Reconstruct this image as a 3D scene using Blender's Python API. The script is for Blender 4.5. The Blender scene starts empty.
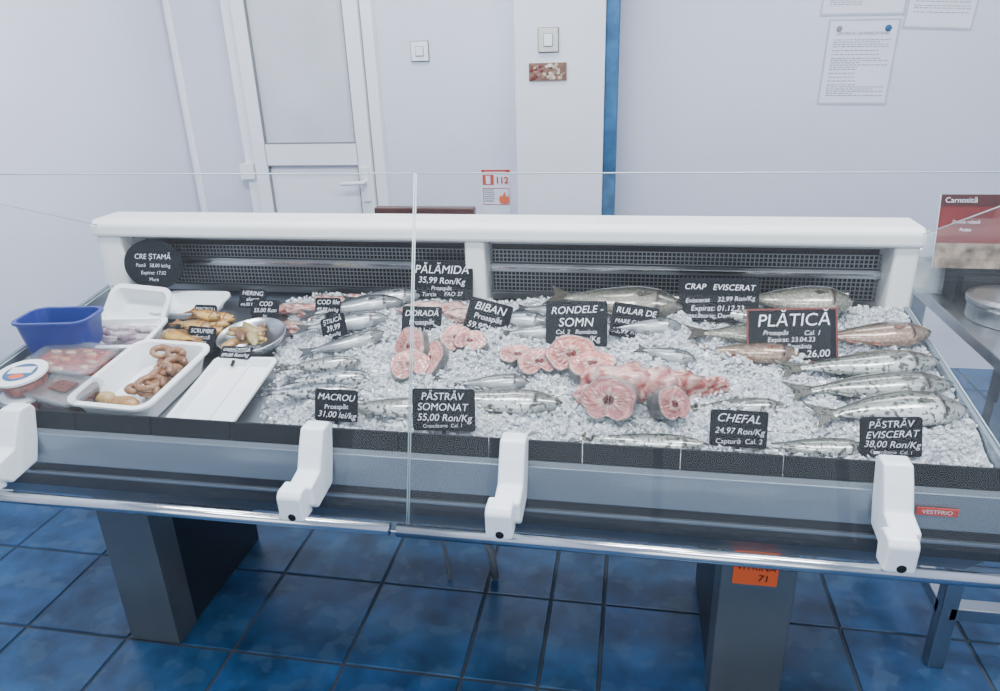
import bpy, math, random
import numpy as np
from mathutils import Vector, Matrix, noise
random.seed(7); rng=np.random.default_rng(7)
S=bpy.context.scene; COL=S.collection
pi=math.pi
def rad(a): return a*pi/180

# ---------------------------------------------------------------- materials
MATS={}
def mat(name,col,rough=.5,metal=0,trans=0,spec=.5,bump=0,bscale=40,var=0,vscale=6,emit=0,coat=0,attr=False,sss=0,ior=1.45,spots=0,spcol=(0,0,0),spscale=120,spth=.62,scales=0):
    if name in MATS: return MATS[name]
    m=bpy.data.materials.new(name);m.use_nodes=True;nt=m.node_tree;b=nt.nodes["Principled BSDF"];L=nt.links.new
    b.inputs["Base Color"].default_value=(*col,1);b.inputs["Roughness"].default_value=rough;b.inputs["Metallic"].default_value=metal
    b.inputs["Transmission Weight"].default_value=trans;b.inputs["Specular IOR Level"].default_value=spec;b.inputs["IOR"].default_value=ior
    b.inputs["Coat Weight"].default_value=coat
    if emit: b.inputs["Emission Color"].default_value=(*col,1);b.inputs["Emission Strength"].default_value=emit
    tc=nt.nodes.new("ShaderNodeTexCoord")
    src=None
    if attr:
        a=nt.nodes.new("ShaderNodeAttribute");a.attribute_name="Col";src=a.outputs["Color"]
    if var:
        n=nt.nodes.new("ShaderNodeTexNoise");n.inputs["Scale"].default_value=vscale;n.inputs["Detail"].default_value=6;L(tc.outputs["Object"],n.inputs["Vector"])
        mr=nt.nodes.new("ShaderNodeMapRange");mr.inputs[1].default_value=.3;mr.inputs[2].default_value=.7;mr.inputs[3].default_value=1-var;mr.inputs[4].default_value=1+var
        L(n.outputs["Fac"],mr.inputs[0])
        mx=nt.nodes.new("ShaderNodeVectorMath");mx.operation="SCALE"
        if src: L(src,mx.inputs[0])
        else: mx.inputs[0].default_value=col
        L(mr.outputs[0],mx.inputs["Scale"]);src=mx.outputs[0]
    if spots:
        n=nt.nodes.new("ShaderNodeTexNoise");n.inputs["Scale"].default_value=spscale;n.inputs["Detail"].default_value=2;L(tc.outputs["Object"],n.inputs["Vector"])
        mr=nt.nodes.new("ShaderNodeMapRange");mr.inputs[1].default_value=spth;mr.inputs[2].default_value=spth+.05;mr.inputs[4].default_value=spots;L(n.outputs["Fac"],mr.inputs[0])
        mx=nt.nodes.new("ShaderNodeMix");mx.data_type="RGBA";L(mr.outputs[0],mx.inputs[0])
        if src: L(src,mx.inputs[6])
        else: mx.inputs[6].default_value=(*col,1)
        mx.inputs[7].default_value=(*spcol,1);src=mx.outputs[2]
    if scales:
        v=nt.nodes.new("ShaderNodeTexVoronoi");v.feature="DISTANCE_TO_EDGE";v.inputs["Scale"].default_value=scales;L(tc.outputs["Object"],v.inputs["Vector"])
        mr=nt.nodes.new("ShaderNodeMapRange");mr.inputs[1].default_value=0;mr.inputs[2].default_value=.15;mr.inputs[3].default_value=.45;mr.inputs[4].default_value=1.1;L(v.outputs["Distance"],mr.inputs[0])
        mx=nt.nodes.new("ShaderNodeVectorMath");mx.operation="SCALE";L(src,mx.inputs[0]);L(mr.outputs[0],mx.inputs["Scale"]);src=mx.outputs[0]
    if src: L(src,b.inputs["Base Color"])
    if bump:
        n=nt.nodes.new("ShaderNodeTexNoise");n.inputs["Scale"].default_value=bscale;n.inputs["Detail"].default_value=4;L(tc.outputs["Object"],n.inputs["Vector"])
        bp=nt.nodes.new("ShaderNodeBump");bp.inputs["Strength"].default_value=bump;bp.inputs["Distance"].default_value=.01;L(n.outputs["Fac"],bp.inputs["Height"]);L(bp.outputs[0],b.inputs["Normal"])
    MATS[name]=m;return m
def glassmat(name,tint=(.97,.985,.985),base=.010,k=.30,haze=.014,hcol=(.9,.95,1)):
    if name in MATS: return MATS[name]
    m=bpy.data.materials.new(name);m.use_nodes=True;nt=m.node_tree;nt.nodes.clear();L=nt.links.new
    o=nt.nodes.new("ShaderNodeOutputMaterial");t=nt.nodes.new("ShaderNodeBsdfTransparent");t.inputs[0].default_value=(*tint,1)
    g=nt.nodes.new("ShaderNodeBsdfGlossy");g.inputs["Roughness"].default_value=.02
    d=nt.nodes.new("ShaderNodeBsdfDiffuse");d.inputs[0].default_value=(*hcol,1)
    lw=nt.nodes.new("ShaderNodeLayerWeight");lw.inputs[0].default_value=.5
    p=nt.nodes.new("ShaderNodeMath");p.operation="POWER";p.inputs[1].default_value=3.5;L(lw.outputs["Facing"],p.inputs[0])
    ma=nt.nodes.new("ShaderNodeMath");ma.operation="MULTIPLY_ADD";ma.inputs[1].default_value=k;ma.inputs[2].default_value=base;L(p.outputs[0],ma.inputs[0])
    nz=nt.nodes.new("ShaderNodeTexNoise");nz.inputs["Scale"].default_value=3;tc=nt.nodes.new("ShaderNodeTexCoord");L(tc.outputs["Object"],nz.inputs["Vector"])
    hm=nt.nodes.new("ShaderNodeMath");hm.operation="MULTIPLY";hm.inputs[1].default_value=haze*2;L(nz.outputs["Fac"],hm.inputs[0])
    m0=nt.nodes.new("ShaderNodeMixShader");L(hm.outputs[0],m0.inputs[0]);L(t.outputs[0],m0.inputs[1]);L(d.outputs[0],m0.inputs[2])
    m1=nt.nodes.new("ShaderNodeMixShader");L(ma.outputs[0],m1.inputs[0]);L(m0.outputs[0],m1.inputs[1]);L(g.outputs[0],m1.inputs[2]);L(m1.outputs[0],o.inputs[0])
    MATS[name]=m;return m

M_wall=mat("wall_paint",(.59,.62,.72),.75,var=.03,vscale=2,bump=.05,bscale=60)
M_wall2=mat("pillar_paint",(.67,.70,.77),.7,var=.02)
M_ceil=mat("ceiling_paint",(.80,.82,.85),.8,var=.02)
M_pvc=mat("white_pvc",(.76,.79,.84),.3,var=.02)
M_pvcsh=mat("grey_seal",(.18,.19,.21),.5,var=.05)
M_white=mat("white_plastic",(.78,.81,.84),.35,var=.03,vscale=8)
M_hood=mat("white_enamel",(.76,.78,.77),.3,var=.03,vscale=3)
M_brk=mat("white_nylon",(.72,.77,.82),.35,var=.02)
M_steel=mat("brushed_steel",(.42,.44,.46),.28,1,var=.08,vscale=5,bump=.03,bscale=200)
M_rail=mat("polished_steel",(.62,.64,.66),.18,1,var=.04)
M_body=mat("grey_blue_metal",(.10,.13,.165),.30,.5,var=.08,vscale=4)
M_prof=mat("light_grey_profile",(.20,.24,.29),.25,.5,var=.10,vscale=3)
M_leg=mat("leg_grey",(.17,.185,.195),.28,.7,var=.08)
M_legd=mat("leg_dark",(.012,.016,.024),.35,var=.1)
M_black=mat("black_plastic",(.008,.010,.013),.6,var=.1,spec=.2)
M_dark=mat("dark_interior",(.015,.016,.018),.6,var=.1)
M_wire=mat("grille_wire",(.24,.25,.26),.4,.6,var=.05)
M_grout=mat("grout",(.05,.06,.075),.9,var=.1)
M_tile=mat("blue_tile",(.03,.09,.22),.30,attr=True,var=.45,vscale=9,bump=.08,bscale=12,spots=.30,spcol=(.07,.14,.23),spscale=11,spth=.55)
M_glass=glassmat("clear_glass")
M_winglass=glassmat("window_glass",(.98,.99,.99),.0,.1,.0)
M_clear=glassmat("clear_plastic",(.95,.96,.97),.03,.4,.05)
M_edge=mat("glass_edge",(.42,.52,.53),.25,var=.03)
M_chalk=mat("chalk_ink",(.76,.79,.84),.7,var=.03)
M_board=mat("chalkboard",(.006,.008,.011),.7,var=.25,vscale=30,spec=.2)
M_frame=mat("tag_frame_red",(.16,.03,.03),.5,var=.1)
M_blue=mat("blue_plastic",(.008,.025,.20),.35,var=.05)
M_bluep=mat("blue_post_paint",(.025,.11,.24),.6,var=.35,vscale=14)
M_paper=mat("paper",(.66,.69,.77),.7,var=.02)
M_ink=mat("ink_grey",(.22,.23,.27),.7,var=.03)
M_red=mat("red_print",(.45,.03,.02),.5,var=.05)
M_orange=mat("orange_paper",(.70,.10,.02),.6,var=.04)
M_wood=mat("dark_red_wood",(.06,.02,.018),.4,var=.25,vscale=20)
M_ice=mat("crushed_ice",(.83,.88,.93),.05,trans=.42,ior=1.31,spec=.9,attr=True,var=.06,vscale=60)
M_icebase=mat("ice_mass",(.66,.72,.80),.15,var=.35,vscale=60,bump=.9,bscale=110)
M_fish=mat("fish_skin",(.5,.5,.5),.22,metal=.25,attr=True,var=.30,vscale=25,bump=.12,bscale=160,coat=.5)
M_trout=mat("trout_skin",(.5,.5,.5),.20,metal=.25,attr=True,var=.22,vscale=20,spots=.85,spcol=(.015,.02,.015),spscale=115,spth=.54,coat=.5)
M_carp=mat("carp_skin",(.5,.5,.5),.22,metal=.2,attr=True,var=.22,vscale=15,scales=85,coat=.5)
M_mack=mat("mackerel_skin",(.5,.5,.5),.2,metal=.25,attr=True,spots=.85,spcol=(.01,.02,.03),spscale=75,spth=.52,coat=.5)
M_flesh=mat("fish_flesh",(.6,.3,.3),.20,attr=True,var=.35,vscale=45,bump=.4,bscale=90,coat=.5)
M_smoke=mat("smoked_fish",(.4,.2,.03),.3,attr=True,var=.4,vscale=40,bump=.2,bscale=90,coat=.3)
M_eye=mat("fish_eye",(.6,.58,.42),.15,var=.02)
M_pupil=mat("pupil",(.005,.005,.005),.1,var=.02)
M_sauce=mat("red_salad",(.30,.055,.025),.3,var=.7,vscale=50,bump=.8,bscale=80)
M_brown=mat("brown_salad",(.10,.04,.03),.35,var=.5,vscale=60,bump=.6,bscale=90)
M_lamp=mat("added_led_panel",(1,1,1),.5,emit=2.0,var=.01)  # glowing face of the added ceiling lamps

# ---------------------------------------------------------------- mesh helper
class MB:
    def __init__(s): s.v=[];s.f=[];s.m=[];s.mats=[];s.c=[];s.sm=[]
    def mi(s,m):
        if m not in s.mats: s.mats.append(m)
        return s.mats.index(m)
    def add(s,vs,fs,m,T=None,cols=None,smooth=False):
        o=len(s.v);k=s.mi(m)
        for i,p in enumerate(vs):
            p=Vector(p)
            if T is not None: p=T@p
            s.v.append(p);s.c.append(cols[i] if cols else (1,1,1))
        for f in fs: s.f.append([o+i for i in f]);s.m.append(k);s.sm.append(smooth)
    def box(s,x0,x1,y0,y1,z0,z1,m,T=None,col=None):
        vs=[(x,y,z) for z in(z0,z1) for y in(y0,y1) for x in(x0,x1)]
        fs=[(0,2,3,1),(4,5,7,6),(0,1,5,4),(2,6,7,3),(0,4,6,2),(1,3,7,5)]
        s.add(vs,fs,m,T,[col]*8 if col else None)
    def prism(s,prof,x0,x1,m,T=None):
        n=len(prof);vs=[(x0,y,z) for y,z in prof]+[(x1,y,z) for y,z in prof]
        fs=[tuple(range(n))[::-1],tuple(range(n,2*n))]+[(i,(i+1)%n,n+(i+1)%n,n+i) for i in range(n)]
        s.add(vs,fs,m,T)
    def tube(s,pts,r,m,n=10,T=None,cap=True,cols=None):
        pts=[Vector(p) for p in pts];vs=[];fs=[];cc=[]
        for i,p in enumerate(pts):
            d=(pts[min(i+1,len(pts)-1)]-pts[max(i-1,0)]).normalized()
            a=d.orthogonal().normalized() if abs(d.z)>.99 else d.cross(Vector((0,0,1))).normalized();b=d.cross(a)
            rr=r[i] if isinstance(r,(list,tuple)) else r
            for k in range(n): vs.append(p+a*math.cos(2*pi*k/n)*rr+b*math.sin(2*pi*k/n)*rr);cc.append(cols[i] if cols else (1,1,1))
        for i in range(len(pts)-1):
            for k in range(n): fs.append((i*n+k,i*n+(k+1)%n,(i+1)*n+(k+1)%n,(i+1)*n+k))
        if cap: fs.append(tuple(range(n))[::-1]);fs.append(tuple(range((len(pts)-1)*n,len(pts)*n)))
        s.add(vs,fs,m,T,cc,True)
    def loft(s,rings,m,T=None,cols=None,cap0=True,cap1=True,smooth=False):
        n=len(rings[0]);vs=[p for r in rings for p in r];fs=[]
        for i in range(len(rings)-1):
            for k in range(n): fs.append((i*n+k,i*n+(k+1)%n,(i+1)*n+(k+1)%n,(i+1)*n+k))
        if cap0: fs.append(tuple(range(n))[::-1])
        if cap1: fs.append(tuple(range((len(rings)-1)*n,len(rings)*n)))
        s.add(vs,fs,m,T,cols,smooth)
    def sphere(s,c,r,m,T=None,col=None,sq=(1,1,1),nu=10,nv=6,jit=0):
        rings=[]
        for j in range(nv+1):
            a=-pi/2+pi*j/nv;rr=max(math.cos(a),.02)
            rings.append([(c[0]+r*sq[0]*rr*math.cos(2*pi*i/nu)*(1+random.uniform(-jit,jit)),c[1]+r*sq[1]*rr*math.sin(2*pi*i/nu)*(1+random.uniform(-jit,jit)),c[2]+r*sq[2]*math.sin(a)*(1+random.uniform(-jit,jit))) for i in range(nu)])
        s.loft(rings,m,T,[col]*(nu*(nv+1)) if col else None,smooth=True)
    def build(s,name,bevel=0,seg=2,parent=None,loc=(0,0,0),rot=(0,0,0),scale=None):
        me=bpy.data.meshes.new(name);me.from_pydata([tuple(p) for p in s.v],[],s.f)
        for m in s.mats: me.materials.append(m)
        me.polygons.foreach_set("material_index",s.m);me.polygons.foreach_set("use_smooth",s.sm)
        ca=me.color_attributes.new("Col","FLOAT_COLOR","POINT")
        ca.data.foreach_set("color",np.array([(c[0],c[1],c[2],1) for c in s.c],dtype=np.float32).ravel())
        me.update()
        ob=bpy.data.objects.new(name,me);COL.objects.link(ob);ob.location=loc;ob.rotation_euler=rot
        if parent: ob.parent=parent
        if bevel:
            b=ob.modifiers.new("bevel","BEVEL");b.width=bevel;b.segments=seg;b.limit_method="ANGLE";b.angle_limit=rad(40)
        return ob
def empty(name,loc=(0,0,0)):
    e=bpy.data.objects.new(name,None);e.empty_display_size=.1;COL.objects.link(e);e.location=loc;return e
def text(parent,body,loc,size,m,rot=(pi/2,0,0),align="CENTER",shear=.15,name="lettering",bold=0,w=None):
    cu=bpy.data.curves.new(name,"FONT");cu.body=body;cu.size=size;cu.align_x=align;cu.align_y="CENTER";cu.shear=shear;cu.offset=bold;cu.materials.append(m)
    ob=bpy.data.objects.new(name,cu);COL.objects.link(ob);ob.location=loc;ob.rotation_euler=rot;ob.parent=parent
    if w:
        bpy.context.view_layer.update()
        if ob.dimensions.x>w: cu.size=size*w/ob.dimensions.x
    return ob
def rrect(w,d,r,z,n=5,cx=0,cy=0):
    pts=[]
    for (sx,sy,a0) in((1,1,0),(-1,1,90),(-1,-1,180),(1,-1,270)):
        for k in range(n+1):
            a=rad(a0+90*k/n);pts.append((cx+sx*(w/2-r)+r*math.cos(a),cy+sy*(d/2-r)+r*math.sin(a),z))
    return pts
def circ(r,z,n=32): return [(r*math.cos(2*pi*k/n),r*math.sin(2*pi*k/n),z) for k in range(n)]
def container(mb,w,d,h,m,flare=.012,rim=.010,t=.004,r=.02,T=None,z0=0):
    R=[rrect(w-2*flare,d-2*flare,r,z0),rrect(w,d,r,z0+h-.004),rrect(w+2*rim,d+2*rim,r+rim,z0+h-.006),rrect(w+2*rim,d+2*rim,r+rim,z0+h),rrect(w-2*t,d-2*t,r,z0+h),rrect(w-2*flare-2*t,d-2*flare-2*t,r,z0+t)]
    mb.loft(R,m,T)
def lerp3(a,b,t): return tuple(a[i]*(1-t)+b[i]*t for i in range(3))

SL=math.atan(.155)
def ice_plane(y): return .79+.155*(y-1.30)
def deck_z(y): return .748+.155*(y-1.30)

# ---------------------------------------------------------------- room
YW=3.65; XL=-2.35; XR=2.9; YF=-2.3; ZC=2.9
def wallbox(name,*a,m=M_wall):
    mb=MB();mb.box(*a,m);return mb.build(name)
wallbox("wall_back",XL-.1,XR+.1,YW,YW+.12,0,ZC)
wallbox("wall_left",XL-.12,XL,YF-.1,YW,0,ZC)
wallbox("wall_right",XR,XR+.12,YF-.1,YW,0,ZC)
mb=MB()
mb.box(XL,XR,YF-.12,YF,0,.35,M_wall);mb.box(XL,XR,YF-.12,YF,2.55,ZC,M_wall);mb.box(XL,-2.0,YF-.12,YF,.35,2.55,M_wall);mb.box(2.5,XR,YF-.12,YF,.35,2.55,M_wall)
mb.build("wall_front")
mb=MB()
for x in(-2.0,-.9,.2,1.35,2.44): mb.box(x,x+.06,YF-.09,YF-.03,.35,2.55,M_pvc)
for z in(.35,2.49): mb.box(-2.0,2.5,YF-.09,YF-.03,z,z+.06,M_pvc)
mb.add([(-1.95,YF-.06,.38),(2.46,YF-.06,.38),(2.46,YF-.06,2.5),(-1.95,YF-.06,2.5)],[(0,1,2,3)],M_winglass)
mb.build("window_1")
wallbox("ceiling",XL-.1,XR+.1,YF-.1,YW+.1,ZC,ZC+.1,m=M_ceil)
mb=MB()
mb.box(XL,XR,YF,YW,-.06,-.004,M_grout)
xs=[-.04+.33*k for k in range(0,10)];xs=[x for x in xs if x<XR]+[XR]
xl=[-.40-.33*k for k in range(0,7)];xl=[x for x in xl if x>XL]+[XL]
xs=xl[::-1]+[-.197]+xs
ys=[1.405-.33*k for k in range(-7,12)];ys=sorted([y for y in ys if YF<y<YW]+[YF,YW])
g=.0032
for i in range(len(xs)-1):
    for j in range(len(ys)-1):
        k=random.uniform(.8,1.2);c=(.014*k,.062*k,.150*k+random.uniform(-.008,.012))
        x0,x1,y0,y1=xs[i]+g,xs[i+1]-g,ys[j]+g,ys[j+1]-g
        if x1-x0<.01 or y1-y0<.01: continue
        e=.003
        vs=[(x0,y0,-.006),(x1,y0,-.006),(x1,y1,-.006),(x0,y1,-.006),(x0+e,y0+e,0),(x1-e,y0+e,0),(x1-e,y1-e,0),(x0+e,y1-e,0)]
        mb.add(vs,[(4,5,6,7),(0,1,5,4),(1,2,6,5),(2,3,7,6),(3,0,4,7)],M_tile,None,[c]*8)
mb.build("floor")
mb=MB();mb.box(-.545,-.145,3.45,YW,0,ZC,M_wall2);mb.build("wall_pillar",.004)
mb=MB();mb.box(-.144,-.088,3.47,YW,0,ZC,M_bluep);mb.build("trim_1",.003)
mb=MB();mb.box(-2.33,-2.30,YW-.02,YW-.001,0,ZC,M_pvc);mb.build("trim_2",.003)
# door
mb=MB();y=YW
def frame(mb,x0,x1,z0,z1,w,ya,yb,m):
    mb.box(x0,x0+w,ya,yb,z0,z1,m);mb.box(x1-w,x1,ya,yb,z0,z1,m);mb.box(x0+w,x1-w,ya,yb,z0,z0+w,m);mb.box(x0+w,x1-w,ya,yb,z1-w,z1,m)
frame(mb,-2.005,-1.245,0.0,2.12,.055,y-.05,y-.001,M_pvc)
mb.box(-1.955,-1.295,y-.03,y-.002,.05,2.07,M_pvcsh)
frame(mb,-1.943,-1.307,.02,2.06,.073,y-.072,y-.03,M_pvc)
mb.box(-1.875,-1.375,y-.072,y-.03,1.01,1.12,M_pvc)
mb.box(-1.87,-1.38,y-.05,y-.031,.09,1.01,M_pvc)
mb.box(-1.87,-1.38,y-.05,y-.031,1.12,1.99,mat("frosted_glass",(.54,.58,.63),.10,var=.08,vscale=3))
for (z0,z1) in((.09,1.01),(1.12,1.99)):
    frame(mb,-1.872,-1.378,z0-.002,z1+.002,.005,y-.0735,y-.05,M_pvcsh)
mb.box(-1.362,-1.325,y-.085,y-.07,.83,1.0,M_pvc)
mb.tube([(-1.343,y-.08,.93),(-1.343,y-.12,.93),(-1.35,y-.125,.93),(-1.46,y-.125,.925)],.010,M_pvc)
mb.box(-2.03,-1.955,y-.075,y-.045,.94,1.02,M_pvc)
mb.build("door_1",.004)
def plate(name,x0,x1,z0,z1,y,m=M_white):
    mb=MB();mb.box(x0-.004,x1+.004,y-.006,y-.001,z0-.004,z1+.004,M_pvcsh);mb.box(x0,x1,y-.012,y-.001,z0,z1,m);w=(x1-x0)*.28
    mb.box(x0+w-.003,x1-w+.003,y-.014,y-.010,z0+w-.003,z1-w+.003,M_pvcsh)
    mb.box(x0+w,x1-w,y-.018,y-.010,z0+w,z1-w,M_pvc);return mb.build(name,.002)
plate("light_switch",-1.076,-.993,1.492,1.578,YW)
plate("thermostat",-.435,-.350,1.517,1.613,3.45,mat("cream_plastic",(.58,.60,.52),.4,var=.02))
mb=MB();mb.box(-.48,-.312,3.443,3.449,1.397,1.472,mat("sticker_ground",(.18,.10,.07),.5,var=.4,vscale=30))
for i in range(44):
    cx=-.470+.148*random.random();cz=1.404+.060*random.random()
    if i<10: cx=-.470+.05*random.random();k_=1
    elif i<24: cx=-.405+.06*random.random();k_=random.choice([0,2])
    else: k_=random.choice([3,4,0])
    mb.sphere((cx,3.442,cz),random.uniform(.006,.011),mat("sticker_%d"%k_,[(.42,.36,.26),(.14,.03,.03),(.55,.52,.46),(.10,.05,.03),(.24,.12,.10)][k_],.5,var=.3,vscale=80),sq=(1.1,.12,.85))
mb.build("vegetable_photo_sticker")
# fire notice
mb=MB();mb.box(-.757,-.612,YW-.004,YW-.001,.70,.975,M_paper);mb.box(-.757,-.612,YW-.006,YW-.003,.955,.975,M_red)
mb.box(-.752,-.695,YW-.006,YW-.003,.90,.950,M_red)
mb.box(-.735,-.712,YW-.007,YW-.005,.905,.945,M_paper)
frame(mb,-.752,-.617,.80,.885,.003,YW-.006,YW-.003,M_red)
fl=[(0,0),(.022,.003),(.030,.020),(.020,.045),(.014,.032),(.004,.062),(-.010,.035),(-.018,.045),(-.026,.020),(-.018,.003)]
mb.add([(-.645+a,YW-.007,.805+b) for a,b in fl],[tuple(range(len(fl)))],M_orange)
for i in range(6): mb.box(-.745,-.69-random.random()*.01,YW-.006,YW-.003,.872-i*.011,.876-i*.011,M_ink)
fn=mb.build("fire_notice")
text(fn,"112",(-.653,YW-.008,.922),.045,M_red,shear=0,bold=.0015)
text(fn,"ÎN CAZ DE INCENDIU",(-.685,YW-.008,.965),.011,M_paper,shear=0)
def notice(name,x0,x1,z0,z1,ang,rows,hdr=True):
    mb=MB();w=x1-x0;h=z1-z0
    mb.box(-w/2,w/2,-.003,-.001,-h/2,h/2,M_paper);frame(mb,-w/2-.008,w/2+.008,-h/2-.008,h/2+.008,.007,-.003,-.001,mat("sleeve_edge",(.44,.48,.57),.2,var=.02))
    z=h/2-.03
    if hdr:
        mb.sphere((-w*.36,-.005,z),.012,M_ink,sq=(1,.1,1));mb.sphere((w*.36,-.005,z),.014,MATS["blue_post_paint"],sq=(1,.1,1));z-=.03
    for i in range(rows):
        z-=random.choice([.009,.009,.016])
        if z<-h/2+.03: break
        x=-w*.42
        L=random.choice([.84,.84,.7,.4])
        while x<-w*.42+w*L:
            l=random.uniform(.006,.02);mb.box(x,min(x+l,w*.43),-.0045,-.003,z,z+.0024,M_ink);x+=l+.005
    ob=mb.build(name,loc=((x0+x1)/2,YW,(z0+z1)/2),rot=(0,ang,0));return ob
n1=notice("posted_notice",.81,1.085,1.265,1.60,.02,26)
text(n1,"CERTIFICAT DE ÎNREGISTRARE",(0,-.006,.118),.016,M_ink,shear=0,w=.22)
n2=notice("posted_notice",.775,1.10,1.63,1.86,.02,16,False)
n3=notice("posted_notice",1.12,1.38,1.565,1.83,.06,16,False)
# chair behind the counter
mb=MB();cx=-.76
for sx in(-1,1):
    mb.tube([(cx+sx*.17,2.62,0),(cx+sx*.17,2.66,.45),(cx+sx*.165,2.60,1.0)],.016,M_wood)
    mb.tube([(cx+sx*.17,3.02,0),(cx+sx*.17,3.0,.44)],.016,M_wood)
mb.box(cx-.19,cx+.19,2.58,2.62,.94,1.005,M_wood);mb.box(cx-.16,cx+.16,2.61,2.63,.72,.77,M_wood);mb.box(cx-.20,cx+.20,2.62,3.04,.44,.475,M_wood)
for sx in(-.08,0,.08): mb.tube([(cx+sx,2.645,.47),(cx+sx,2.605,.95)],.008,M_wood)
mb.build("wooden_chair",.004)

# ---------------------------------------------------------------- counter
C=empty("refrigerated_fish_counter")
X0,X1=-1.60,.705
mb=MB()
mb.prism([(1.27,.742),(1.262,.63),(1.36,.52),(2.05,.52),(2.05,.86),(1.95,.848)],X0,X1,M_body)
mb.prism([(1.228,.702),(1.264,.702),(1.264,.775),(1.234,.775)],X0-.004,X1+.004,M_prof)
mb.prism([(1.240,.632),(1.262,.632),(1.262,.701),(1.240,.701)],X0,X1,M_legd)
mb.prism([(1.232,.668),(1.240,.668),(1.240,.676),(1.232,.676)],X0,X1,M_prof)
x=X0
while x<X1-.02:
    x2=min(x+.19,X1);mb.prism([(1.256,.776),(1.268,.776),(1.274,.814),(1.266,.816)],x+.001,x2-.001,M_black);x=x2
mb.prism([(1.27,.745),(1.95,.85),(1.95,.853),(1.27,.748)],X0,X1,M_steel)
for x0 in(X0,X1-.012):
    mb.prism([(1.262,.74),(1.92,.84),(1.92,.90),(1.262,.80)],x0,x0+.012,M_prof)
body=mb.build("body",.002,parent=C)
mb=MB()
mb.prism([(1.905,1.054),(2.05,1.054),(2.05,1.096),(2.03,1.104),(1.925,1.104),(1.905,1.092)],X0-.002,X1+.010,M_hood)
for a,b in((X0+.002,-1.515),(-.455,-.398),(.650,X1+.004)): mb.box(a,b,1.915,2.05,.85,1.055,M_hood)
hood=mb.build("hood",.010,3,parent=C)
mb=MB()
mb.box(X0+.01,X1-.01,2.03,2.045,.84,1.05,M_dark)
mb.box(X0+.05,X1-.04,1.985,1.992,.95,.972,M_steel);mb.box(X0+.05,X1-.04,1.982,1.986,.958,.964,M_rail)
mb.box(X0+.05,X1-.04,1.985,1.992,.868,.886,M_steel)
mb.box(X0+.05,X1-.04,1.97,2.02,1.035,1.041,M_wire)
def wires(xa,xb,za,zb,step):
    n=int((xb-xa)/step)
    for i in range(n+1): x=xa+i*step;mb.box(x,x+.0024,1.996,1.9985,za,zb,M_wire)
    k=int((zb-za)/step)
    for i in range(k+1): z=za+i*step;mb.box(xa,xb,1.9965,1.999,z,z+.0024,M_wire)
for a,b in((-1.51,-.457),(-.396,.648)):
    wires(a,b,.888,.948,.0115);wires(a,b,.974,1.01,.0115)
mb.build("air_grille",parent=C)
for nm,x0,x1,yf in(("leg_1",-1.375,-1.222,1.405),("leg_2",.232,.398,1.415)):
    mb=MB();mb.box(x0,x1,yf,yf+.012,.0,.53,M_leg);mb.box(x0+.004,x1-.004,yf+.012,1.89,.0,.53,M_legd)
    mb.box(x0,x0+.006,yf+.01,yf+.09,0,.53,M_leg);mb.box(x1-.006,x1,yf+.01,yf+.09,0,.53,M_leg)
    mb.build(nm,.003,parent=C)
mb=MB();mb.box(.258,.356,1.4115,1.4135,.388,.485,M_orange);nt_=mb.build("paper_note",parent=C)
text(nt_,"VITRINĂ",(.307,1.410,.437),.024,M_black,shear=.1,w=.085);text(nt_,"71",(.325,1.410,.408),.026,M_black,shear=.1)
mb=MB();mb.box(.53,.60,1.2245,1.2275,.735,.750,M_red);lb=mb.build("counter_label",parent=C)
text(lb,"VESTFRIO",(.565,1.2235,.7425),.012,M_paper,shear=0,w=.06)
gb=(1.150,.655);gt=(1.385,1.325)
def pane(name,pts,m=M_glass,t=.006):
    mb=MB();mb.add(pts,[tuple(range(len(pts)))],m)
    n=len(pts);P=[Vector(p) for p in pts]
    for i in range(n):
        a,b=P[i],P[(i+1)%n]
        mb.tube([a,b],t*.24,M_edge,n=6)
    return mb.build(name,parent=C)
for i,(a,b) in enumerate(((-1.535,-.4205),(-.4165,.700))):
    pane("front_glass_%d"%(i+1),[(a,*gb),(b,*gb),(b,*gt),(a,*gt)])
for i,x in enumerate((-1.575,.704)):
    pane("side_glass_%d"%(i+1),[(x,1.235,.80),(x,1.39,1.30),(x,1.92,1.085),(x,1.92,.90)])
for i,x in enumerate((-1.325,-.622,-.212,.476)):
    mb=MB();w=.027
    prof=[(1.120,.725),(1.140,.705),(1.215,.715),(1.232,.76),(1.250,.832),(1.240,.848),(1.205,.848),(1.185,.815),(1.165,.775),(1.120,.765)]
    mb.prism(prof,x-w+.004,x+w,M_brk)
    mb.prism([(1.090,.704),(1.135,.699),(1.145,.757),(1.130,.768),(1.098,.768),(1.088,.757)],x-.034,x+.016,M_brk)
    mb.tube([(x-.007,1.087,.714),(x-.007,1.097,.714)],.009,M_black,n=14)
    mb.build("glass_bracket_%d"%(i+1),.006,3,parent=C)
for i,(a,b) in enumerate(((-1.60,-.438),(-.422,.90))):
    mb=MB();mb.tube([(a,1.105,.694),(b,1.105,.694)],.0125,M_rail,n=16)
    mb.build("handrail_%d"%(i+1),parent=C)
mb=MB();mb.tube([(-.50,1.75,.52),(-.50,1.75,.36),(-.46,1.73,.30),(-.42,1.72,.27),(-.38,1.75,.15),(-.38,1.8,.01)],.012,M_pvcsh)
mb.tube([(-.55,1.8,.52),(-.56,1.8,.3),(-.52,1.78,.0)],.006,M_pvcsh);mb.build("drain_pipe",parent=C)

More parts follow.
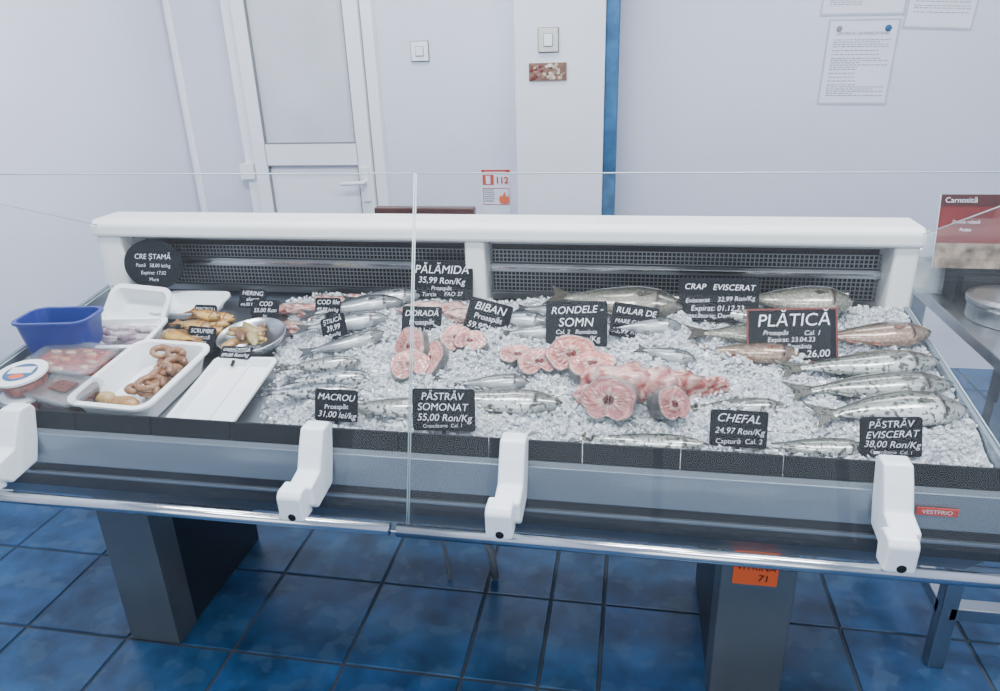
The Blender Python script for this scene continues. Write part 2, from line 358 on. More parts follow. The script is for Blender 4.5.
# ---------------------------------------------------------------- ice
IX0,IX1,IY0,IY1=-1.585,.690,1.275,1.93
def left_edge(y): return -.80-(y-1.30)*.33
def ice_z(x,y):
    z=ice_plane(y)
    n=noise.noise(Vector((x*5,y*7,0)))*.018+noise.noise(Vector((x*14,y*16,3)))*.018
    z+=n
    z+=.006*math.exp(-((x-.10)**2/.25+(y-1.75)**2/.03))
    e=min(1,max(0,(y-1.275)/.06));z=z*e+(ice_plane(y)+n*.4-.024)*(1-e)
    d=x-left_edge(y)
    if d<.12: z-= (1-max(d,-.05)/.12)*.040 if d>-.05 else .057
    return z
def build_ice():
    nx,ny=240,76;vs=[];fs=[]
    xs=np.linspace(-1.15,IX1,nx);ys=np.linspace(IY0,IY1,ny)
    for y in ys:
        for x in xs:
            z=ice_z(x,y)+random.uniform(-.004,.002)-.003 if x>left_edge(y)-.07 else deck_z(y)-.004
            vs.append((x,y,z))
    for j in range(ny-1):
        for i in range(nx-1):
            a=j*nx+i;fs.append((a,a+1,a+nx+1,a+nx))
    mb=MB();mb.add(vs,fs,M_icebase,smooth=False)
    base=np.array([(x,y,z) for z in(-1,1) for y in(-1,1) for x in(-1,1)],float)
    F=[(0,2,3,1),(4,5,7,6),(0,1,5,4),(2,6,7,3),(0,4,6,2),(1,3,7,5)]
    def shard(x,y,z,s):
        R=Matrix.Rotation(random.uniform(0,6.28),3,Vector((random.uniform(-1,1),random.uniform(-1,1),random.uniform(-1,1)+.01)).normalized())
        sc=(s*random.uniform(.7,1.6),s*random.uniform(.6,1.3),s*random.uniform(.4,.9))
        vv=[]
        for b in base:
            p=R@Vector((b[0]*sc[0]*random.uniform(.5,1.1),b[1]*sc[1]*random.uniform(.5,1.1),b[2]*sc[2]*random.uniform(.5,1.1)));vv.append((p.x+x,p.y+y,p.z+z))
        t=random.random()**.5;c=lerp3((.56,.62,.70),(.95,.98,1.0),t)
        mb.add(vv,F,M_ice,cols=[c]*8)
    def size(): return random.uniform(.0020,.0050)*(1.6 if random.random()<.12 else 1)
    cnt=0;N=26000
    while cnt<N:
        x=random.uniform(-1.12,IX1-.005);y=random.uniform(IY0+.002,IY1)
        d=x-left_edge(y)
        if d<-.03 or (d<.05 and random.random()>(d+.05)/.12): continue
        shard(x,y,ice_z(x,y)+random.uniform(-.003,.008),size());cnt+=1
    for _ in range(140):
        px=random.uniform(-.80,IX1-.05);py=random.uniform(1.36,1.88);R=random.uniform(.02,.048);h=R*.66
        for k in range(80):
            a=random.uniform(0,2*pi);r=R*math.sqrt(random.random());x=px+r*math.cos(a);y=py+r*math.sin(a)*.7
            if x>IX1-.005 or y>IY1: continue
            shard(x,y,ice_z(x,y)+h*(1-(r/R)**2)*random.uniform(.2,1),size())
    return mb.build("crushed_ice_bed")
build_ice()

# ---------------------------------------------------------------- fish
PAL={
 "trout":dict(back=(.030,.037,.025),side=(.15,.16,.145),belly=(.50,.52,.51),m=M_trout,fin=(.09,.09,.075)),
 "carp":dict(back=(.022,.026,.023),side=(.11,.11,.09),belly=(.32,.31,.25),m=M_carp,fin=(.06,.055,.045)),
 "redcarp":dict(back=(.035,.03,.024),side=(.15,.10,.07),belly=(.34,.23,.17),m=M_carp,fin=(.16,.05,.03)),
 "mackerel":dict(back=(.012,.026,.035),side=(.18,.23,.25),belly=(.60,.62,.62),m=M_mack,fin=(.08,.08,.08)),
 "bass":dict(back=(.012,.015,.019),side=(.08,.093,.105),belly=(.36,.39,.41),m=M_fish,fin=(.04,.045,.05)),
 "smoked":dict(back=(.13,.05,.006),side=(.40,.19,.02),belly=(.52,.31,.07),m=M_smoke,fin=(.15,.06,.01)),
}
HP_s=[0,.02,.05,.10,.16,.24,.34,.46,.60,.72,.82,.90,.95,1.0]
HP_r=[.08,.24,.40,.60,.78,.93,1.0,.98,.86,.66,.46,.32,.28,.30]
def fish(name,tail,head,h,th,kind,belly=-1,bend=0.,zoff=.32,deckf=None,notail=False,zadd=0,parent=None):
    P=dict(PAL[kind]);kk=random.uniform(.75,1.2)
    for q_ in("back","side","belly"): P[q_]=tuple(min(.8,v*kk) for v in P[q_])
    tx,ty=tail;hx,hy=head;L=math.hypot(hx-tx,hy-ty);ang=math.atan2(hy-ty,hx-tx)
    cx,cy=(tx+hx)/2,(ty+hy)/2
    flip=1 if belly*math.cos(ang)<0 else -1
    mb=MB();ns=34;nr=22;rings=[];cols=[]
    bl=L*(.86 if not notail else 1)
    def X_(s): return L/2-s*bl
    def B_(s): return bend*math.sin(pi*min(s*bl/L,1))
    for i in range(ns):
        s=i/(ns-1)*(.999);r=float(np.interp(s,HP_s,HP_r))
        zt=th/2*float(np.interp(s,[0,.06,.2,.4,.7,.9,1],[.12,.55,.95,1,.66,.28,.12]))
        ring=[]
        for k in range(nr):
            a=2*pi*k/nr;cy_=math.cos(a);sz=math.sin(a)
            yy=cy_*h/2*r*(1.0 if cy_>0 else 1.08)*flip
            ring.append((X_(s),yy+B_(s),sz*zt))
            t=cy_
            if t>-.05: c=lerp3(P["side"],P["back"],min(1,(t+.05)/.40))
            else: c=lerp3(P["belly"],P["side"],max(0,min(1,(t+.75)/.65)))
            if s<.20: c=lerp3(c,P["back"],.5)
            if abs(s-.215)<.016 and abs(t)<.85: c=(.03,.015,.015)
            cols.append(c)
        rings.append(ring)
    mb.loft(rings,P["m"],cols=cols,smooth=True)
    fc=P["fin"]
    if not notail:
        xe=X_(.99);r=.14*h;tt=.0012;tl=L*.15
        out=[(xe+.01,r),(xe-tl*.5,h*.30),(xe-tl,h*.46),(xe-tl*.72,h*.12),(xe-tl*.62,0),(xe-tl*.72,-h*.12),(xe-tl,-h*.46),(xe-tl*.5,-h*.30),(xe+.01,-r)]
        n=len(out);vs=[(a,b+B_(1),tt) for a,b in out]+[(a,b+B_(1),-tt) for a,b in out]
        mb.add(vs,[tuple(range(n)),tuple(range(2*n-1,n-1,-1))]+[(i,(i+1)%n,n+(i+1)%n,n+i) for i in range(n)],P["m"],cols=[fc]*(2*n))
    def fin(s0,s1,side,hh,back=.03):
        pts=[];m_=6
        for i in range(m_): 
            s=s0+(s1-s0)*i/(m_-1);r=float(np.interp(s,HP_s,HP_r));pts.append((X_(s),side*flip*h/2*r*.9+B_(s)))
        top=[]
        for i in range(m_):
            s=s0+(s1-s0)*i/(m_-1);r=float(np.interp(s,HP_s,HP_r));q=[.5,1,.85,.65,.45,.25][i];top.append((X_(s)-back*L,side*flip*(h/2*r+hh*q)+B_(s)))
        vs=[(a,b,.001) for a,b in pts]+[(a,b,.0) for a,b in top];fs=[(i,i+1,m_+i+1,m_+i) for i in range(m_-1)]
        mb.add(vs,fs,P["m"],cols=[fc]*len(vs))
    fin(.38,.58,1,h*.22);fin(.50,.60,-1,h*.16);fin(.70,.80,-1,h*.16)
    px=X_(.25);zz=th*.47
    mb.add([(px,-.12*h*flip+B_(.25),zz),(px-.09*L,-.24*h*flip+B_(.3),zz*1.03),(px-.12*L,-.14*h*flip+B_(.3),zz*1.06),(px-.09*L,-.05*h*flip+B_(.3),zz*1.04)],[(0,1,2,3),(3,2,1,0)],P["m"],cols=[fc]*4)
    er=h*.080;ex=X_(.075);ez=th/2*float(np.interp(.075,[0,.06,.2],[.12,.55,.95]))*.86
    for sg in(1,-1):
        mb.sphere((ex,.10*h*flip+B_(.07),sg*ez),er,M_eye,sq=(1,1,.5));mb.sphere((ex,.10*h*flip+B_(.07),sg*(ez+er*.34)),er*.60,M_pupil,sq=(1,1,.4))
    mb.tube([(X_(0)+.001,-.01*h*flip,th*.06),(X_(.03),-.07*h*flip,th*.20),(X_(.055),-.10*h*flip,th*.28)],h*.014,M_pupil,n=5)
    f=deckf or (lambda x,y:(ice_z(x,y)*2+ice_plane(y))/3)
    z=f(cx,cy)+th*zoff+zadd
    ob=mb.build(name,loc=(cx,cy,z));R=Matrix.Rotation(SL,4,"X")@Matrix.Rotation(ang,4,"Z");ob.rotation_euler=R.to_euler()
    if parent: ob.parent=parent
    return ob
fish("trout",(.335,1.585),(.69,1.645),.078,.050,"trout",zadd=.008)
fish("trout",(.345,1.500),(.69,1.560),.078,.050,"trout",bend=.008,zadd=.008)
fish("trout",(.375,1.400),(.680,1.455),.092,.060,"trout",bend=.018,zadd=.006)
fish("bream",(.42,1.705),(.70,1.745),.078,.055,"redcarp",zadd=.010)
fish("carp",(-.22,1.880),(.14,1.830),.125,.08,"carp",belly=-1,zadd=.012)
fish("carp",(.26,1.885),(.56,1.88),.105,.07,"carp",zadd=.010)
fish("bream",(.14,1.72),(.44,1.73),.080,.055,"carp",zadd=.006)
fish("bream",(.16,1.66),(.40,1.65),.060,.05,"redcarp",zadd=.004)
fish("trout",(-.45,1.42),(-.135,1.42),.068,.048,"trout",zadd=.006)
fish("mackerel",(-.80,1.445),(-.585,1.48),.054,.04,"mackerel",bend=.006,zadd=.008)
fish("mackerel",(-.84,1.40),(-.60,1.430),.050,.036,"mackerel",zadd=.006)
fish("trout",(-.64,1.365),(-.40,1.375),.056,.04,"trout",zadd=.006)
fish("sea_bass",(-.88,1.74),(-.62,1.84),.066,.05,"bass",bend=.01,zadd=.006)
fish("sea_bass",(-.87,1.68),(-.64,1.765),.058,.045,"bass",zadd=.006)
fish("sea_bass",(-.82,1.58),(-.62,1.69),.054,.045,"bass",bend=-.01,zadd=.006)
fish("sea_bass",(-.80,1.84),(-.58,1.88),.055,.045,"bass",zadd=.006)
fish("sea_bass",(-.38,1.78),(-.20,1.75),.058,.045,"bass",zadd=.006)
fish("sea_bass",(-.32,1.70),(-.16,1.72),.048,.04,"bass",zadd=.002)
fish("sea_bass",(-.30,1.83),(-.12,1.81),.050,.04,"bass",zadd=.006)
fish("trout",(-.10,1.335),(.17,1.33),.045,.03,"trout",zoff=.08)
fish("trout",(.25,1.335),(.48,1.345),.048,.03,"trout",zoff=.08)
fish("sea_bass",(-.05,1.73),(.13,1.75),.050,.045,"bass",zadd=.006)
fish("sea_bass",(.02,1.66),(.16,1.61),.045,.04,"bass",zadd=.002)
fish("trout",(-.84,1.50),(-.64,1.545),.045,.04,"trout",zadd=.004)
fish("trout",(.18,1.86),(.40,1.80),.055,.045,"trout",zadd=.006)
fish("sea_bass",(-.40,1.49),(-.22,1.51),.045,.04,"bass",zadd=-.004)
fish("trout",(.12,1.45),(.34,1.47),.050,.04,"trout",zadd=-.006)

def steak(name,x,y,R,t,rot=(0,0,0),pink=(.42,.15,.13),skin=(.10,.10,.10),notch=.5,elong=1.25,zadd=.0,dark=(.16,.018,.016)):
    mb=MB();n=44;fr=[0,.18,.25,.4,.55,.7,.82,.90,.96]
    ph=random.uniform(0,6)
    def shape(a,f):
        r=1-notch*math.exp(-((((a+pi/2+pi)%(2*pi))-pi)/.28)**2)*max(0,(f-.05))
        r*=1+.06*math.sin(2*a+ph)+.04*math.sin(5*a+ph)
        return (R*elong*f*r*math.cos(a)*(1),R*f*r*math.sin(a))
    rings=[];cols=[]
    for j in range(2):
        z=-t/2 if j==0 else t/2*.85
        rings.append([(*shape(2*pi*k/n,1.0),z) for k in range(n)]);cols+=[skin]*n
    for f in fr[::-1]:
        f=max(f,.02);rings.append([(*shape(2*pi*k/n,f),t/2+random.uniform(-.001,.001)) for k in range(n)])
        for k in range(n):
            a=2*pi*k/n
            c=lerp3(pink,(.54,.34,.31),.22+.33*math.sin(f*26+math.cos(a+ph)*3))
            if f<.2: c=dark
            elif f<.3: c=(.44,.31,.27)
            if abs(math.cos(a))<.10 and f<.7: c=(.52,.37,.33)
            if f>.95: c=(.30,.23,.22)
            if f<.75 and -2.2<a-1.5*pi<.5 and f>.25 and notch>.3: c=lerp3(c,dark,.4)
            cols.append(c)
    mb.loft(rings,M_flesh,cols=cols,smooth=False)
    z=ice_z(x,y)+t*.4+zadd
    R_=Matrix.Rotation(SL,4,"X")@Matrix.Rotation(rot[2],4,"Z")@Matrix.Rotation(rot[0],4,"X")@Matrix.Rotation(rot[1],4,"Y")
    ob=mb.build(name,.0015,1,loc=(x,y,z));ob.rotation_euler=R_.to_euler();return ob
def chunk(name,x,y,sx,sy,sz,rotz,col,skin=None,zadd=0,light=(.55,.37,.34)):
    mb=MB();nu,nv=26,16;rings=[];cols=[]
    for j in range(nv+1):
        a=-pi/2+pi*j/nv;rr=max(math.cos(a),.02)**.7;ring=[]
        for i in range(nu):
            b=2*pi*i/nu;p=Vector((rr*math.cos(b),rr*math.sin(b),math.sin(a)));k=1+.36*noise.noise(p*1.6+Vector((x*9,y*9,0)))+.18*noise.noise(p*4+Vector((x*9,y*9,5)))
            ring.append((p.x*sx*k,p.y*sy*k,p.z*sz*k))
            q=noise.noise(p*3.2+Vector((y*20,x*20,2)))
            c=lerp3(col,light,max(0,min(1,.4+q*1.8)))
            if skin and p.y>.25: c=lerp3(c,skin,.9)
            if q<-.22: c=lerp3(c,(.22,.018,.016),.75)
            cols.append(c)
        rings.append(ring)
    mb.loft(rings,M_flesh,cols=cols,smooth=True)
    ob=mb.build(name,loc=(x,y,ice_z(x,y)+sz*.3+zadd));ob.rotation_euler=(SL,0,rotz);return ob
U=rad
steak("salmon_steak",-.26,1.600,.034,.022,(U(16),0,U(5)),elong=1.3,zadd=.006)
steak("salmon_steak",-.205,1.568,.036,.022,(U(35),0,U(20)),zadd=.012,elong=1.4)
steak("salmon_steak",-.130,1.580,.044,.024,(U(42),0,U(10)),zadd=.018,elong=1.4,pink=(.38,.10,.07))
steak("salmon_steak",-.08,1.555,.038,.022,(U(20),0,U(35)),elong=1.5,zadd=.010,pink=(.40,.12,.09))
steak("fish_cutlet",-.52,1.585,.050,.024,(U(50),0,U(-30)),zadd=.018,notch=.75,elong=.9)
steak("fish_cutlet",-.465,1.560,.046,.022,(U(42),0,U(-55)),zadd=.014,notch=.7,elong=1.1)
steak("fish_cutlet",-.51,1.525,.042,.022,(U(35),0,U(30)),zadd=.010,notch=.6,elong=1.1)
steak("fish_cutlet",-.430,1.665,.038,.022,(U(30),0,U(40)),zadd=.010,notch=.5,elong=1.1)
steak("fish_cutlet",-.385,1.645,.034,.022,(U(25),0,U(-20)),zadd=.010,notch=.5)
steak("fish_cutlet",-.030,1.405,.046,.065,(U(60),0,U(-10)),zadd=.018,notch=.30,elong=1.35,pink=(.40,.13,.12),dark=(.08,.006,.006))
steak("fish_cutlet",.090,1.41,.040,.050,(U(55),0,U(35)),zadd=.014,notch=.35,elong=.9,dark=(.12,.008,.008),pink=(.40,.13,.12))
chunk("fish_roe_piece",-.01,1.475,.080,.050,.044,U(20),(.42,.16,.14),zadd=.006)
chunk("fish_roe_piece",.070,1.485,.058,.046,.040,U(-25),(.44,.21,.19),zadd=.006)
chunk("fish_head",.135,1.515,.052,.034,.032,U(-20),(.28,.07,.05),skin=(.18,.15,.14),zadd=.004)
chunk("fish_roe_piece",-.060,1.50,.045,.038,.034,U(50),(.36,.11,.09),zadd=.006)
chunk("fish_roe_piece",.03,1.53,.055,.030,.030,U(0),(.42,.22,.20),zadd=.006)
chunk("fish_roe_piece",-.08,1.45,.035,.025,.024,U(-30),(.40,.14,.12),zadd=.004)
chunk("fish_head",.195,1.520,.028,.020,.022,U(0),(.34,.06,.03),zadd=.002)
for (x,y,a,sx) in((-.93,1.86,10,.05),(-.86,1.88,-15,.05),(-.95,1.80,30,.04),(-.88,1.82,0,.045),(-.79,1.87,20,.045),(-.91,1.76,-20,.04),(-.98,1.87,0,.04)):
    chunk("fish_fillet",x,y,sx,.022,.014,U(a),(.40,.19,.16),skin=(.26,.24,.22),zadd=.004)
chunk("fish_fillet",-.55,1.80,.06,.03,.022,U(10),(.40,.22,.19),skin=(.1,.1,.1),zadd=.003)
chunk("fish_fillet",-.47,1.83,.05,.03,.022,U(-15),(.40,.22,.19),skin=(.1,.1,.1),zadd=.003)
chunk("fish_fillet",-.43,1.77,.05,.02,.018,U(5),(.40,.22,.19),skin=(.1,.1,.1),zadd=.003)

# ---------------------------------------------------------------- price tags
def tag(x,y,w,h,lines,tilt=24,roll=0,yaw=0,frame_=None,z=None,lift=.004,blank=None):
    mb=MB();t=.003
    out=rrect(w,h,.006,0);pts=[(a,0,b+h/2) for a,b,_ in out];k=len(pts)
    vs=[(a,-t/2,c) for a,_,c in pts]+[(a,t/2,c) for a,_,c in pts]
    mb.add(vs,[tuple(range(k)),tuple(range(2*k-1,k-1,-1))]+[(i,k+i,k+(i+1)%k,(i+1)%k) for i in range(k)],M_board)
    if frame_: frame(mb,-w/2,w/2,0,h,.004,-t/2-.0012,t/2+.001,frame_)
    mb.box(-.004,.004,0,.003,-.02,h*.5,M_black)
    zz=z if z is not None else ice_plane(y)+.004+lift
    ob=mb.build("price_tag",loc=(x,y,zz));ob.rotation_euler=(U(-tilt),U(roll),U(yaw))
    tot=sum(s for _,s in lines);cz=h*.94
    for txt,s in lines:
        hh=h*.88*s/tot;cz-=hh/2
        text(ob,txt,(random.uniform(-.02,.02)*w,-t/2-.0012,cz),hh*.98,M_chalk,rot=(pi/2,random.uniform(-.05,.04),0),w=w*random.uniform(.84,.92),bold=-.0001,shear=random.uniform(.1,.3))
        cz-=hh/2
    return ob
tag(-1.12,1.625,.088,.055,[("SCRUMBIE",1),("afumată",1),("69,00",1)],yaw=-8,z=.830)
tag(-1.185,1.765,.068,.045,[("MACROU",1),("52,00",1)],z=.852)
tag(-1.075,1.835,.083,.055,[("HERING",1),("afumat",.8),("44,00 Ron/kg",.8)],z=.868)
tag(-1.00,1.765,.080,.055,[("COD",1),("55,00 Ron",1),("kg",.7)],z=.862)
tag(-.985,1.555,.085,.038,[("CARACATIȚĂ",1),("89,00 Ron/kg",1)],tilt=55,z=.832)
tag(-.81,1.76,.072,.045,[("COD file",1),("49,99 lei/kg",1)],lift=.020)
tag(-.745,1.65,.080,.060,[("ȘTIUCĂ",1),("39,99",1.2),("Ron/kg",.8)],roll=-22,yaw=-10,lift=.012)
tag(-.528,1.69,.106,.080,[("DORADĂ",1),("Proaspăt",.7),("57,00 lei/kg",.9)],lift=.002)
tag(-.52,1.895,.175,.108,[("PĂLĂMIDĂ",1.3),("35,99 Ron/Kg",.9),("Proaspăt",.6),("Turcia     FAO 37",.6)],tilt=14)
tag(-.368,1.72,.115,.088,[("BIBAN",1),("Proaspăt",.7),("59,99 lei/kg",.9)],roll=14,lift=0)
tag(-.125,1.675,.152,.112,[("RONDELE -",1.2),("SOMN",1.2),("Cal. 2   România",.6),("59,00 Ron/Kg",.8)],roll=-2,lift=.002)
tag(.008,1.72,.114,.086,[("RULAR DE",1),("MARE CALCAN",1),("65,99 Ron/Kg",.9)],roll=8,lift=.002)
tag(.225,1.815,.200,.114,[("CRAP   EVISCERAT",1.2),("Eviscerat    32,99 Ron/Kg",.85),("Expirat: 01.12.23",.65),("Crescătorie: Dem.  3-4 kg",.6)],roll=-1,lift=.004)
tag(.378,1.640,.200,.128,[("PLĂTICĂ",1.6),("Proaspăt        Cal. 1",.6),("Expirat: 23.04.23",.6),("Țara: România",.6),("Captură      26,00",.9)],roll=-3,frame_=M_frame,lift=.0)
tag(-.62,1.322,.098,.070,[("MACROU",1),("Proaspăt",.6),("31,00 lei/kg",.8)],tilt=18)
tag(-.375,1.312,.136,.090,[("PĂSTRĂV",1),("SOMONAT",1),("55,00 Ron/Kg",1),("Crescătorie  Cal. 1",.5)],tilt=16,roll=-2)
tag(.223,1.322,.110,.074,[("CHEFAL",1),("24,97 Ron/Kg",1.1),("Captură  Cal. 2",.6)],tilt=16,lift=.0)
tag(.505,1.320,.110,.078,[("PĂSTRĂV",1),("EVISCERAT",1),("38,00 Ron/Kg",1),("Crescătorie  Cal. 1",.5)],tilt=16,roll=-4,lift=.0)
mb=MB();n=36
vs=[(math.cos(2*pi*k/n)*.098,-.002,math.sin(2*pi*k/n)*.075+.075) for k in range(n)]+[(math.cos(2*pi*k/n)*.098,.002,math.sin(2*pi*k/n)*.075+.075) for k in range(n)]
mb.add(vs,[tuple(range(n)),tuple(range(2*n-1,n-1,-1))]+[(i,n+i,n+(i+1)%n,(i+1)%n) for i in range(n)],M_board)
rt=mb.build("round_price_tag",loc=(-1.41,1.885,.900));rt.rotation_euler=(U(-12),0,0)
for t_,z_,s_ in(("CRE ȘTAMĂ",.098,.022),("Pastă   58,00 lei/kg",.072,.015),("Expirat: 17.02",.050,.015),("Mure",.030,.015)): text(rt,t_,(0,-.004,z_),s_,M_chalk,w=.14,bold=-.00015)

# ---------------------------------------------------------------- left trays
def place(mb,name,x,y,rz=0,bevel=0,dz=.002,tilt=SL):
    ob=mb.build(name,bevel,loc=(x,y,deck_z(y)+dz+.006));ob.rotation_euler=(Matrix.Rotation(tilt,4,"X")@Matrix.Rotation(rz,4,"Z")).to_euler();return ob
mb=MB();container(mb,.205,.275,.062,M_white,flare=.018,rim=.010,r=.03)
def ring_arm(mb,cx,cy,cz,R,r0,a0,a1,m,c0,c1):
    pts=[];rr=[];cc=[]
    for i in range(18):
        t=i/17;a=a0+(a1-a0)*t;pts.append((cx+R*(1-.55*t)*math.cos(a),cy+R*(1-.55*t)*math.sin(a),cz+.010*math.sin(t*5)));rr.append(r0*(1-.7*t)*(1+.12*(i%2)));cc.append(lerp3(c0,c1,t))
    mb.tube(pts,rr,m,n=8,cols=cc)
for i in range(18):
    ring_arm(mb,random.uniform(-.02,.055),random.uniform(-.04,.095),.024+random.uniform(0,.030),random.uniform(.018,.034),.010,random.uniform(0,6),random.uniform(0,6)+6,M_smoke,(.17,.07,.03),(.36,.20,.10))
mb.sphere((.005,-.09,.032),.028,M_smoke,col=(.32,.17,.06),sq=(1.5,.8,.6));mb.sphere((-.05,-.08,.032),.026,M_smoke,col=(.38,.25,.10),sq=(1,.8,.7))
place(mb,"tray_of_smoked_octopus",-1.165,1.450,U(-3))
mb=MB();container(mb,.155,.29,.022,M_white,flare=.008,rim=.006,r=.012);mb.box(.005,.011,-.135,.135,.004,.010,M_pvc);place(mb,"white_tray",-.945,1.420,U(3),dz=.018)
mb=MB();mb.loft([circ(.050,0),circ(.080,.030),circ(.090,.046),circ(.092,.049),circ(.088,.049),circ(.078,.033),circ(.048,.006)],M_steel,smooth=True)
for i in range(18):
    a=random.uniform(0,6.28);r=random.uniform(0,.052);T=Matrix.Translation((r*math.cos(a),r*math.sin(a),.034+i*.0016))@Matrix.Rotation(random.uniform(0,3.1),4,"Z")@Matrix.Rotation(random.uniform(-.25,.25),4,"X")
    mb.sphere((0,0,0),.034,M_smoke,T=T,col=random.choice([(.22,.12,.03),(.34,.19,.05),(.12,.05,.015),(.30,.24,.10)]),sq=(1.3,.42,.25),jit=.1)
place(mb,"bowl_of_smoked_fish",-.985,1.665)
mb=MB();container(mb,.18,.155,.022,M_black,flare=.01,rim=.006,r=.015);tb=place(mb,"smoked_fish_tray",-1.165,1.69,U(-8))
for i,(tx,ty,hx,hy) in enumerate(((-.085,-.055,.085,-.025),(-.085,-.025,.085,.015),(-.085,.015,.08,.045),(-.06,.05,.085,.065),(.07,-.065,-.06,-.055),(-.07,.0,.07,-.01),(-.06,.06,.06,.035))):
    o=fish("smoked_mackerel",(tx,ty),(hx,hy),.042,.032,"smoked",deckf=lambda x,y:.020+.005*i,zoff=.4);o.rotation_euler=(0,0,math.atan2(hy-ty,hx-tx));o.parent=tb
mb=MB();container(mb,.22,.15,.045,M_white,flare=.014,r=.02)
for i in range(22): mb.sphere((random.uniform(-.085,.085),random.uniform(-.05,.05),.028+random.random()*.014),.024,M_flesh,col=random.choice([(.14,.12,.15),(.40,.36,.38),(.20,.14,.18)]),sq=(1.5,.6,.4),jit=.12)
place(mb,"tray_of_squid",-1.385,1.655,U(6))
mb=MB();container(mb,.18,.11,.05,M_white,flare=.016,r=.025);mb.box(-.015,.025,-.0685,-.066,.020,.034,M_red);place(mb,"white_tub",-1.385,1.790,U(-4),dz=.03,tilt=SL+U(38))
mb=MB();container(mb,.19,.12,.035,M_white,flare=.014,r=.02);place(mb,"white_tray",-1.28,1.855,U(2))
mb=MB();container(mb,.19,.12,.125,M_blue,flare=.015,rim=.006,r=.03);place(mb,"blue_basin",-1.475,1.570,U(8),tilt=SL-U(8),dz=.01)
mb=MB();container(mb,.20,.125,.055,M_clear,flare=.008,rim=.006,r=.02);mb.loft([rrect(.182,.108,.018,.004),rrect(.190,.116,.018,.045)],M_sauce)
mb.loft([rrect(.212,.137,.022,.056),rrect(.208,.133,.022,.060)],M_clear)
for i in range(16): mb.sphere((random.uniform(-.08,.08),random.uniform(-.045,.045),.046),.014,M_flesh,col=random.choice([(.40,.06,.02),(.50,.18,.06),(.30,.03,.02),(.55,.35,.2)]),sq=(1.3,.7,.35),jit=.15)
place(mb,"tub_of_red_salad",-1.385,1.480,U(-4),dz=.02)
mb=MB();container(mb,.15,.10,.050,M_clear,flare=.008,rim=.006,r=.018);mb.loft([rrect(.132,.082,.016,.004),rrect(.140,.090,.016,.046)],M_brown)
mb.loft([rrect(.162,.112,.02,.051),rrect(.158,.108,.02,.055)],M_clear);mb.box(-.03,.03,-.02,.02,.0555,.0562,M_brown);place(mb,"tub_of_brown_salad",-1.315,1.365,U(-12),dz=.015)
def roundtub(x,y,r,h,dz=0,lab=(.04,.10,.22)):
    mb=MB();mb.loft([circ(r*.85,0),circ(r*.97,h*.85)],M_clear,smooth=True);mb.loft([circ(r*.80,.003),circ(r*.90,h*.75)],M_sauce,smooth=True)
    mb.loft([circ(r,h*.85),circ(r*1.03,h*.88),circ(r*1.03,h),circ(r*.97,h)],M_white)
    mb.loft([circ(r*.66,h+.0006),circ(r*.66,h+.0012)],mat("label_blue",lab,.5,var=.1));mb.box(-r*.5,r*.5,-r*.1,r*.38,h+.0014,h+.0018,M_paper);mb.sphere((0,-r*.32,h+.001),r*.22,M_orange,sq=(1.6,.8,.05))
    return place(mb,"round_salad_tub",x,y,U(10),dz=dz)
roundtub(-1.425,1.370,.058,.05);roundtub(-1.43,1.370,.058,.045,dz=.051)

# ---------------------------------------------------------------- right side
mb=MB()
mb.box(.80,1.75,1.60,2.25,.855,.885,M_steel);mb.box(.80,1.75,2.23,2.25,.885,.95,M_steel)
for x in(.83,1.70):
    for y_ in(1.64,2.2): mb.box(x-.02,x+.02,y_-.02,y_+.02,0,.855,M_steel)
mb.box(.83,1.70,1.62,1.66,.16,.20,M_steel);mb.box(.81,.85,1.64,2.2,.16,.20,M_steel);mb.box(.81,1.74,1.61,1.63,.78,.855,M_steel)
mb.build("steel_worktable",.003)
mb=MB();mb.loft([circ(.10,0),circ(.10,.040),circ(.106,.043),circ(.106,.055),circ(.09,.060),circ(.03,.063)],M_steel,smooth=False);mb.build("steel_pan",.002,loc=(.93,1.88,.886))
mb=MB()
rings=[]
for j in range(9):
    t=j/8;ring=[]
    for k in range(20):
        a=2*pi*k/20;r=(.075-.045*t**2)*(1+.25*noise.noise(Vector((math.cos(a)*2,math.sin(a)*2,t*4))));ring.append((r*math.cos(a),r*.7*math.sin(a),t*.16))
    rings.append(ring)
mb.loft(rings,glassmat("bag_plastic",(.85,.88,.9),.05,.4,.30),smooth=True);mb.build("plastic_bag",loc=(.80,2.12,.886))
mb=MB()
mb.box(-.085,.085,-.004,.004,0,.19,M_paper);mb.box(-.085,.085,-.006,-.004,.0,.19,mat("flyer_red",(.13,.012,.012),.5,var=.3,vscale=12));mb.box(-.085,.085,-.007,-.006,.0,.065,mat("flyer_photo",(.22,.17,.13),.5,var=.8,vscale=30))
mb.box(-.085,.085,-.007,-.006,.160,.19,mat("flyer_dark",(.05,.01,.01),.5,var=.1))
fy=mb.build("leaflet_stand",loc=(.870,2.03,.9715));fy.rotation_euler=(U(-10),0,0)
text(fy,"Carnosită",(-.038,-.009,.175),.020,M_paper,shear=0,w=.075);text(fy,"Dolina rețetă",(-.02,-.009,.120),.012,M_paper,shear=0);text(fy,"Pește",(-.02,-.009,.100),.012,M_paper,shear=0)
mb=MB();mb.box(-.07,.07,-.06,.05,0,.082,M_black);mb.box(-.055,.055,-.062,-.06,.03,.072,M_dark);mb.build("black_box",.006,loc=(.91,2.06,.886)) 

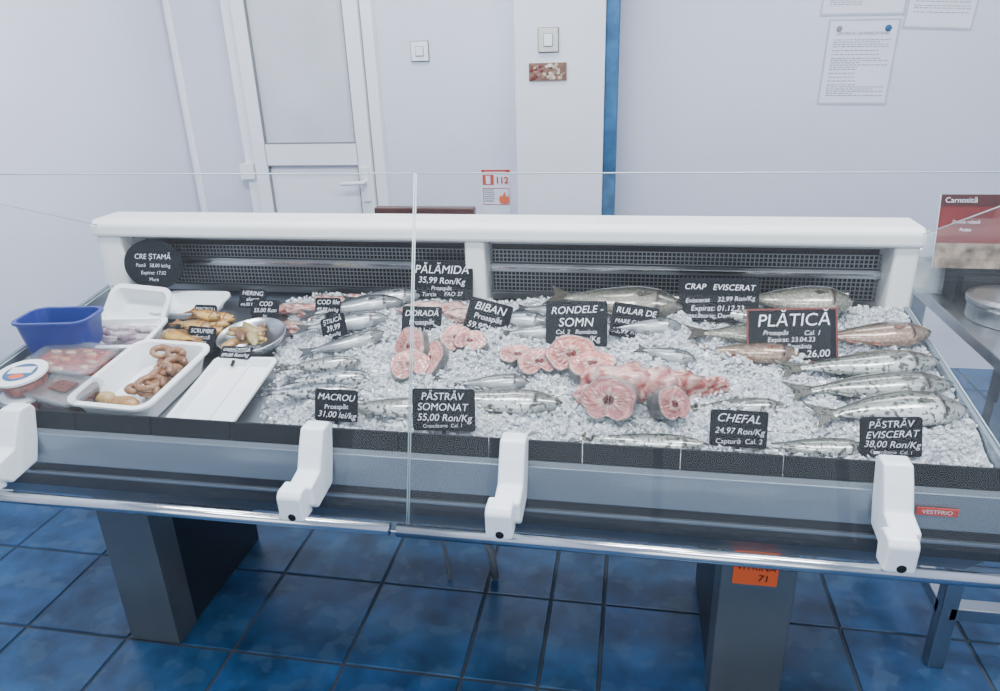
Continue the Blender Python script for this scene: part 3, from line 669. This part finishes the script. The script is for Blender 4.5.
# ---------------------------------------------------------------- lights
def added_ceil_lamp(x,y,w,d,p):  # unseen ceiling lamps, added to light the room
    mb=MB();mb.box(-w/2,w/2,-d/2,d/2,-.03,-.001,M_pvc);mb.box(-w/2+.02,w/2-.02,-d/2+.02,d/2-.02,-.034,-.030,M_lamp);ob=mb.build("added_ceiling_lamp",loc=(x,y,ZC))
    l=bpy.data.lights.new("added_lamp_light","AREA");l.shape="RECTANGLE";l.size=w;l.size_y=d;l.energy=p;l.color=(.97,.985,1)
    lo=bpy.data.objects.new("added_lamp_light",l);COL.objects.link(lo);lo.parent=ob;lo.location=(0,0,-.05)
added_ceil_lamp(-.9,1.3,1.2,.3,62);added_ceil_lamp(.9,1.3,1.2,.3,58);added_ceil_lamp(-.9,2.9,1.2,.3,32);added_ceil_lamp(1.2,2.9,1.2,.3,20);added_ceil_lamp(0,.0,1.2,.3,42)
l=bpy.data.lights.new("daylight","AREA");l.shape="RECTANGLE";l.size=4.4;l.size_y=2.2;l.energy=75;l.color=(.86,.93,1)
lo=bpy.data.objects.new("window_daylight",l);COL.objects.link(lo);lo.location=(.2,YF-.3,1.5);lo.rotation_euler=(U(90),0,0)
mb=MB();mb.tube([(0,0,0),(0,0,-.05)],.012,M_pvc);mb.tube([(0.03,-.04,-.05),(-.03,.04,-.11)],.035,M_pvc,n=20);sp=mb.build("added_wall_spot",loc=(-1.0,1.6,ZC))  # unseen spot fitting, added to brighten the left wall
l=bpy.data.lights.new("added_wall_light","SPOT");l.energy=115;l.spot_size=U(66);l.spot_blend=.9;l.shadow_soft_size=.04  # added light on the left wall, in place of sun streaks
lo=bpy.data.objects.new("added_wall_light",l);COL.objects.link(lo);lo.parent=sp;lo.location=(-.05,.06,-.13);lo.rotation_euler=Vector((-1.35,1.0,-1.0)).to_track_quat('-Z','Y').to_euler()
w=bpy.data.worlds.new("w");S.world=w;w.use_nodes=True;w.node_tree.nodes["Background"].inputs[0].default_value=(.80,.90,1,1);w.node_tree.nodes["Background"].inputs[1].default_value=1.0

# ---------------------------------------------------------------- camera
Yv=Vector((.1737,-.3799,.9085)).normalized();Zv=Vector((.031,.923,.3835));Zv=(Zv-Yv*Zv.dot(Yv)).normalized();Xv=Zv.cross(Yv)
right=Vector((Xv.x,Yv.x,-Zv.x));down=Vector((Xv.y,Yv.y,-Zv.y));fwd=Vector((Xv.z,Yv.z,-Zv.z))
M=Matrix((( right.x,-down.x,-fwd.x,0),(right.y,-down.y,-fwd.y,0),(right.z,-down.z,-fwd.z,1.55),(0,0,0,1)))
cd=bpy.data.cameras.new("camera");cam=bpy.data.objects.new("camera",cd);COL.objects.link(cam);cam.matrix_world=M
cd.sensor_width=36;cd.lens=26.24;cd.clip_start=.02;S.camera=cam
